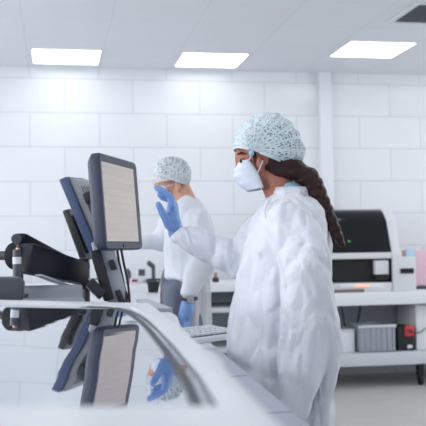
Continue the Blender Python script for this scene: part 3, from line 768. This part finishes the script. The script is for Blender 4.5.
sh_f, el_f, wr_f = W(280, 222, .15), W(241, 258, .14), W(180, 232, .10)
sh_n, el_n, wr_n = W(290, 224, -.155), W(314, 328, -.22), W(286, 408, -.25)
body.chain([(sh_f, .042), (el_f, .038), (wr_f, .024)], .4)
body.chain([(sh_n, .042), (el_n, .038), (wr_n, .024)], .4)
for v in (-.09, .09):
    body.chain([(Vector((.01, v, .92)), (.085, .08, .09)), (Vector((.0, v, .50)), .055), (Vector((.02, v, .09)), .036)], .35)
    body.chain([(Vector((.03, v, .045)), (.035, .035, .035)), (Vector((-.14, v, .03)), (.04, .038, .025))], .35)
# raised hand: thumb on the left, fingers curling over to the left
hd = dict(wrist=W(175.5, 231, .10), palm=W(172.5, 217, .09), knuck=W(172.8, 204, .09),
    fingers=[[W(172, 204, .055), W(170, 194.5, .05), W(163, 189, .045), (W(156.5, 185.5, .045))],
             [W(173, 203, .078), W(171.5, 196, .072), W(166, 192.5, .068), W(160, 190, .068)],
             [W(173.5, 203, .102), W(171.5, 197, .10), W(165.5, 194, .10), W(159.8, 193.2, .10)],
             [W(173, 205, .124), W(171.5, 199, .125), W(166.5, 196.5, .125), W(162, 196, .125)]],
    thumb=[W(169, 224, .065), W(163, 212, .045), W(158.3, 202.5, .035)], pv=(.023, .034, .03))
hand_chains(body, dr=-.0035, **hd)
# hanging hand
fl = lambda x, y, v: W(x, y, v)
hn = dict(wrist=wr_n, palm=W(278, 430, -.25), knuck=W(272, 444, -.25),
    fingers=[[W(271+2*k, 443, -.282+.022*k), W(265+2*k, 455, -.282+.022*k), W(264+2.5*k, 466, -.280+.022*k), W(267+2.5*k, 474, -.278+.022*k)] for k in range(4)],
    thumb=[W(270, 426, -.265), W(262, 436, -.268), W(258, 448, -.268)])
hand_chains(body, dr=-.0035, pv=(.030, .038, .03), **hn)
fused(body, 'body', M['skin_w'], wo, voxel=.007, smooth=3)

def glove(parent, h, **kw):
    g_ = MB(); hand_chains(g_, dr=.0012, **kw, **h)
    return fused(g_, 'glove', M['glove'], parent, voxel=.0045, smooth=2, disp=lambda p_: .0012*noise.noise(p_*70))
glove(wo, hd); glove(wo, hn, pv=(.030, .038, .03))

# eye, brow
ey = MB(); ey.ell(W(243.4, 160.3, -.047), (.011, .008, .0075)); e_ = ey.obj('eye', M['eye_white'], wo)
MB().ell(W(241.6, 160.3, -.053), (.0045, .004, .0055)).obj('iris', M['eye_dark'], e_)
MB().tube([W(238.5, 153.2, -.036), W(242, 151.8, -.050), W(247, 153.4, -.060)], [.0022, .0035, .0015], 8).obj('eyebrow', M['hair'], wo)
MB().tube([W(240.5, 158.6, -.046), W(243.5, 157.9, -.055), W(247, 159.6, -.058)], [.0012, .0022, .001], 8).obj('eyelash', M['eye_dark'], wo)
ea = MB(); ea.ell(W(261.5, 163, -.068), (.012, .007, .022), rot=(0, R(-12), 0)); ea.obj('ear', M['skin_w'], wo)

# hair under the cap and the braid
h = MB()
h.chain([(W(272, 145), (.080, .077, .082)), (W(282, 148), (.066, .072, .072))], .4)
h.chain([(W(276, 158, -.03), (.045, .045, .035)), (W(288, 164, -.02), (.045, .05, .032)), (W(300, 172, -.02), (.032, .04, .028)), (W(309, 180, -.02), (.028, .035, .028))], .3)
h.chain([(W(270, 164, -.045), (.026, .018, .022)), (W(280, 172, -.03), (.03, .03, .02)), (W(294, 173, -.03), (.03, .03, .022))], .3)
h.chain([(W(255, 154, -.066), (.008, .006, .012)), (W(256, 162, -.066), (.004, .004, .010))], .4)
br = [(303, 172, .034), (310, 180, .031), (315, 188, .029), (319, 196, .026), (323, 205, .024), (327, 214, .022), (331, 223, .020), (335, 232, .018), (339, 240, .014), (343, 248, .007)]
def bpt(t_):
    x_ = t_*(len(br)-1); i_ = min(int(x_), len(br)-2); f_ = x_-i_
    a_, b_ = br[i_], br[i_+1]; return [a_[k]+(b_[k]-a_[k])*f_ for k in range(3)]
for st in range(3):
    pts, rr = [], []
    for k in range(61):
        t_ = k/60; x_, y_, r_ = bpt(t_); ph = 2*PI*(t_*3.0+st/3)
        pts.append(W(x_, y_, -.02+r_*.45*math.sin(2*ph))+Vector((.8, 0, .45)).normalized()*(r_*.55*math.sin(ph))); rr.append(r_*.60)
    h.tube(pts, rr, 12)
fused(h, 'hair', M['hair'], wo, voxel=.0045, smooth=2, disp=lambda p_: .0022*noise.noise(Vector((p_.x*26+p_.z*26, p_.y*120, (p_.x-p_.z)*120))))

cs_ = 1/326.0
sil = [(-26, 22*cs_), (-17, 42*cs_), (-10, 51*cs_), (-3, 54.5*cs_), (10, 53*cs_), (21, 51.5*cs_), (41, 50*cs_), (55, 48*cs_), (65, 45.4*cs_), (77, 41.2*cs_), (88, 37*cs_), (104, 31.5*cs_), (117, 27.5*cs_), (142, 21*cs_), (170, 17.5*cs_), (195, 17*cs_)]
cap_mesh('hairnet', M['net_w'], wo, W(252.5, 153), .093, sil, -20, 163, 22, .016)
MB().ell(W(252.5, 152.5, -.093), (.008, .005, .009)).obj('gather_knot', mat('pale_blue_knot', (150, 200, 232), .6), wo)

Wz = lambda x, y: (W(x, y).x, W(x, y).z)
mask_mesh(wo, [Wz(240, 161.5), Wz(235.5, 168), Wz(234.5, 175), Wz(238.5, 183), Wz(248, 190.5)],
          [Wz(249, 160.5), Wz(253, 166), Wz(257.5, 173), Wz(260.5, 181), Wz(263, 188.5)], .061, M['mask'],
          [[W(248.5, 161, -.061), W(250.5, 158, -.073), W(253.5, 153, -.090)], [W(257.5, 174, -.061), W(260.5, 168, -.074), W(264, 160, -.084)]])

# scrub collar under the coat
c = MB(); c.chain([(W(288, 186), (.046, .052, .014)), (W(288, 200), (.060, .070, .02))], .3)
fused(c, 'scrub_collar', M['scrub'], wo, voxel=.006, smooth=3)

# coat
c = MB()
rings = [(191, 271.5, 307, .066), (198, 268, 313, .095), (206, 261, 320, .135), (214, 254, 326, .17), (226, 246, 331, .185), (245, 239, 333, .18),
         (265, 235, 332, .175), (290, 229, 328, .175), (320, 224, 327, .185), (350, 222, 328, .195), (390, 222, 328, .205), (430, 222, 330, .21), (470, 224, 333, .21), (505, 226, 335, .21)]
c.chain([(W((a+b_)/2, y), ((b_-a)/2/326*.985, v, .035)) for (y, a, b_, v) in rings], .35)
c.chain([(sh_n+Vector((.0, .02, .0)), (.075, .07, .07)), (W(305, 262, -.21), (.078, .072, .075)), (W(306, 328, -.22), (.080, .076, .08)), (W(296, 372, -.24), (.066, .062, .07)), (W(287, 408, -.25), (.048, .046, .04))], .3)
c.chain([(sh_f+Vector((0, -.02, 0)), (.075, .07, .065)), (W(252, 240, .14), (.062, .06, .062)), (W(238, 258, .14), (.055, .055, .062)), (W(212, 249, .12), (.048, .048, .050)), (W(184, 235, .10), (.040, .042, .040)), (W(176.5, 233.5, .10), (.036, .040, .037))], .3)
c.chain([(W(238, 262, .13), (.04, .045, .05)), (W(234, 271, .12), (.022, .03, .025))], .3)
c.chain([(W(305, 268, -.25), .05), (W(327, 346, -.2), (.040, .05, .05)), (W(322, 378, -.18), (.036, .05, .05)), (W(312, 420, -.12), (.05, .07, .06))], .4)
def crease(p_, sx, sy, sz, k=3.0):
    """sharp pressed lines between soft facets"""
    d_ = noise.voronoi(Vector((p_.x*sx, p_.y*sy, p_.z*sz)))[0]
    return min(d_[1]-d_[0], .5)
def wdisp(p_):
    d = .7*fold(p_, 1.0, 1.0, 2.3)
    warp = noise.noise(p_*4)*.08
    q_ = Vector((p_.x+warp, p_.y+warp, p_.z+warp))
    d -= .018*(.5-crease(q_, 8, 8, 3.2)) + .011*(.5-crease(q_+Vector((3, 1, 2)), 17, 17, 9))
    d += .006*math.sin((p_.x*60+p_.y*30)+5*noise.noise(p_*3))*max(0, min(1, (1.15-p_.z)*2.5))
    return d + .004
coat = fused(c, 'coat', M['coat'], wo, voxel=.0052, smooth=4, disp=wdisp)
# open collar band and sleeve seam
q = MB(); ring = []
for k in range(29):
    a = R(35+290*k/28)+PI; ring.append((math.cos(a), math.sin(a)))
cc0 = W(289.5, 191.5); vs = []; fs = []
for (x, y) in ring:
    for (s_, z_) in ((.056, .0), (.060, -.03)): vs.append((cc0.x+x*s_*1.02, y*s_*1.25, cc0.z+z_+.010))
for k in range(28): fs.append((2*k, 2*k+1, 2*k+3, 2*k+2))
q.add(vs, fs); o = q.obj('coat_collar', M['coat'], coat); so = o.modifiers.new('t', 'SOLIDIFY'); so.thickness = .006; so.offset = 0
# ties
MB().tube([W(272, 196, -.09), W(267, 203, -.10), W(264, 212, -.12), W(266, 220, -.135)], [.003, .005, .004, .002], 8).obj('coat_tie', M['coat'], coat)
# shoes and trousers
for v in (-.09, .09):
    q = MB(); q.chain([(Vector((.03, v, .05)), (.045, .044, .045)), (Vector((-.15, v, .038)), (.05, .046, .034))], .3)
    fused(q, 'shoe', M['shoe'], wo, voxel=.008, smooth=3, keep=None)
    q = MB(); q.chain([(Vector((-.01, v, .80)), (.085, .08, .09)), (Vector((-.01, v, .45)), .070), (Vector((.02, v, .14)), .068)], .3)
    fused(q, 'trouser_leg', M['scrub'], wo, voxel=.012, smooth=3)

# ---- the man
DM = 4.40
def Q(px, py, v=0.0):
    d = DM+v; return Vector(((px-213)*d/FPX+23*DM/FPX, v, EYE+(247.8-py)*d/FPX))
rootm = RT0*(-23*DM/FPX)+Vector((math.sin(_y), math.cos(_y), 0))*DM
ma = empty('person', (rootm.x, rootm.y, 0), -_y, 'person in white coat and greenish hairnet, head bowed, standing behind the raised hand', 'person')
body = MB()
body.ell(Q(172, 175), (.084, .072, .076)); body.ell(Q(168, 180), (.075, .068, .075)); body.ell(Q(165, 189), (.048, .05, .045)); body.chain([(Q(160, 184), .012), (Q(157.5, 189), .012)], .4)
body.chain([(Q(178, 184), (.055, .055, .05)), (Q(186, 203), (.06, .07, .05)), (Q(188, 214), (.06, .09, .05))], .3)
body.chain([(Q(188, 214), (.07, .13, .04)), (Q(188, 240), (.09, .13, .07)), (Q(185, 280), (.08, .11, .08)), (Q(184, 310), (.085, .12, .08))], .3)
shf, elf, wrf = Q(178, 219, .15), Q(158, 241, .22), Q(127, 241, .12)
shn, eln, wrn = Q(198, 221, -.155), Q(203, 262, -.20), Q(187, 297, -.22)
body.chain([(shf, .042), (elf, .036), (wrf, .027)], .4); body.chain([(shn, .042), (eln, .042), (wrn, .027)], .4)
for v in (-.10, .10):
    body.chain([(Vector((-.03, v, .88)), (.07, .07, .08)), (Vector((.0, v, .48)), .06), (Vector((.02, v, .09)), .038)], .35)
    body.chain([(Vector((.03, v, .05)), .035), (Vector((-.16, v, .035)), (.04, .038, .028))], .35)
hm = dict(wrist=Q(186.5, 299, -.22), palm=Q(185.5, 309, -.22), knuck=Q(184.5, 316, -.22),
    fingers=[[Q(182.5+1.6*k, 315, -.25+.02*k), Q(181+1.9*k, 322, -.25+.02*k), Q(181+1.9*k, 327, -.25+.02*k), Q(183+1.7*k, 330, -.25+.02*k)] for k in range(4)],
    thumb=[Q(182.5, 307, -.235), Q(179.5, 313, -.24), Q(178.8, 319, -.24)])
hf = dict(wrist=wrf, palm=Q(119, 241, .10), knuck=Q(114, 241, .10),
    fingers=[[Q(113, 240, .07+.02*k), Q(107, 241, .07+.02*k), Q(103, 243, .07+.02*k)] for k in range(4)], thumb=[Q(121, 238, .08), Q(116, 235, .06), Q(111, 236, .05)])
pm = (.034, .036, .036)
hand_chains(body, dr=-.004, pv=pm, **hm); hand_chains(body, dr=-.004, **hf)
fused(body, 'body', M['skin_m'], ma, voxel=.008, smooth=3)
glove(ma, hm, pv=pm); glove(ma, hf)
h = MB(); h.chain([(Q(172, 169), (.088, .081, .062)), (Q(177, 175), (.062, .076, .055))], .3)
fused(h, 'hair', M['hair_m'], ma, voxel=.008, smooth=2)
MB().ell(Q(178, 186, -.072), (.014, .008, .028)).obj('ear', M['skin_m'], ma)
ey = MB(); ey.ell(Q(161.2, 183.3, -.045), (.012, .008, .007)); e_ = ey.obj('eye', M['eye_white'], ma)
MB().ell(Q(160.4, 183.3, -.051), (.005, .004, .0055)).obj('iris', M['eye_dark'], e_)
u = 1/200.0
silm = [(-25, 12*u), (-8, 17.5*u), (10, 19.5*u), (35, 22.5*u), (60, 25*u), (85, 25*u), (105, 25*u), (130, 24.5*u), (155, 20.5*u), (178, 18.5*u), (195, 17*u)]
cap_mesh('hairnet', M['net_m'], ma, Q(172.5, 181), .094, silm, -14, 184, 30, .012)
Qz = lambda x, y: (Q(x, y).x, Q(x, y).z)
mask_mesh(ma, [Qz(159.5, 185.5), Qz(156.5, 189), Qz(157, 193), Qz(159, 197), Qz(164, 200)], [Qz(165, 185), Qz(167, 188), Qz(169, 192), Qz(170, 196), Qz(171.5, 199)], .057, M['mask'],
          [[Q(165.5, 186, -.057), Q(171, 185, -.072), Q(177, 183, -.08)]])
c = MB()
ringm = [(198, 177, 196, .075), (203, 173, 202, .11), (209, 168, 207, .15), (217, 164, 210, .18), (232, 162, 212, .185), (250, 161, 212, .18), (268, 160, 212, .18), (277, 160, 211, .18)]
c.chain([(Q((a+b_)/2, y), ((b_-a)/2/200*.98, v, .03)) for (y, a, b_, v) in ringm], .35)
c.chain([(shn, (.075, .07, .07)), (Q(203, 240, -.20), .068), (Q(203, 260, -.21), (.066, .06, .065)), (Q(193, 280, -.22), (.056, .05, .05)), (Q(188.5, 292, -.22), (.050, .045, .03))], .3)
c.chain([(shf, (.075, .07, .065)), (Q(160, 240, .2), (.055, .055, .055)), (Q(145, 241, .16), .046), (Q(131, 241, .13), .040)], .3)
jk = fused(c, 'coat', M['coat_m'], ma, voxel=.009, smooth=4, disp=lambda p_: fold(p_, 1.0, .9, 9.1)-.012*(.5-crease(p_, 9, 9, 4)))
c = MB()
c.chain([(Q((a+b_)/2, y), ((b_-a)/2/200, v, .03)) for (y, a, b_, v) in [(270, 163, 210, .165), (290, 159, 211, .175), (320, 155, 210, .19), (350, 153, 209, .20), (378, 152, 209, .20)]], .35)
def keep_open(p_):
    # the coat tails stand open at the front near side
    ucut = Q(184, 300, 0).x
    return not (p_.y < -.02 and p_.x < ucut and p_.x > Q(160, 300).x)
fused(c, 'coat_tails', M['sheer'], ma, voxel=.010, smooth=4, disp=lambda p_: .010*math.sin(p_.x*70+p_.y*40)*.6+fold(p_, .8, 1, 4), keep=keep_open)
for v in (-.09, .09):
    q = MB(); q.chain([(Vector((-.04, v, 1.05)), (.10, .085, .06)), (Vector((-.03, v, .80)), (.105, .09, .09)), (Vector((.0, v, .45)), .082), (Vector((.02, v, .13)), .072)], .3)
    fused(q, 'trouser_leg', M['trouser'], ma, voxel=.010, smooth=3, disp=lambda p_: .012*noise.noise(Vector((p_.x*30, p_.y*30, p_.z*4))))
    q = MB(); q.chain([(Vector((.03, v, .05)), (.045, .044, .045)), (Vector((-.17, v, .038)), (.05, .046, .034))], .3)
    fused(q, 'shoe', M['shoe'], ma, voxel=.008, smooth=3)
# wrist watch
t = empty('wrist_watch', tuple(ma.matrix_basis @ Q(188, 298.3, -.22)), 0, 'black watch on the bowed person lowered wrist above the glove', 'watch')
e = MB()
e.tube([(.037*math.cos(a), .037*math.sin(a), .004*math.sin(a)) for a in [2*PI*k/24 for k in range(25)]], .006, 8); e.obj('strap', M['black'], t)
MB().cyl((0, -.036, 0), (0, -.046, 0), .017, n=24).obj('dial', M['steel'], t)
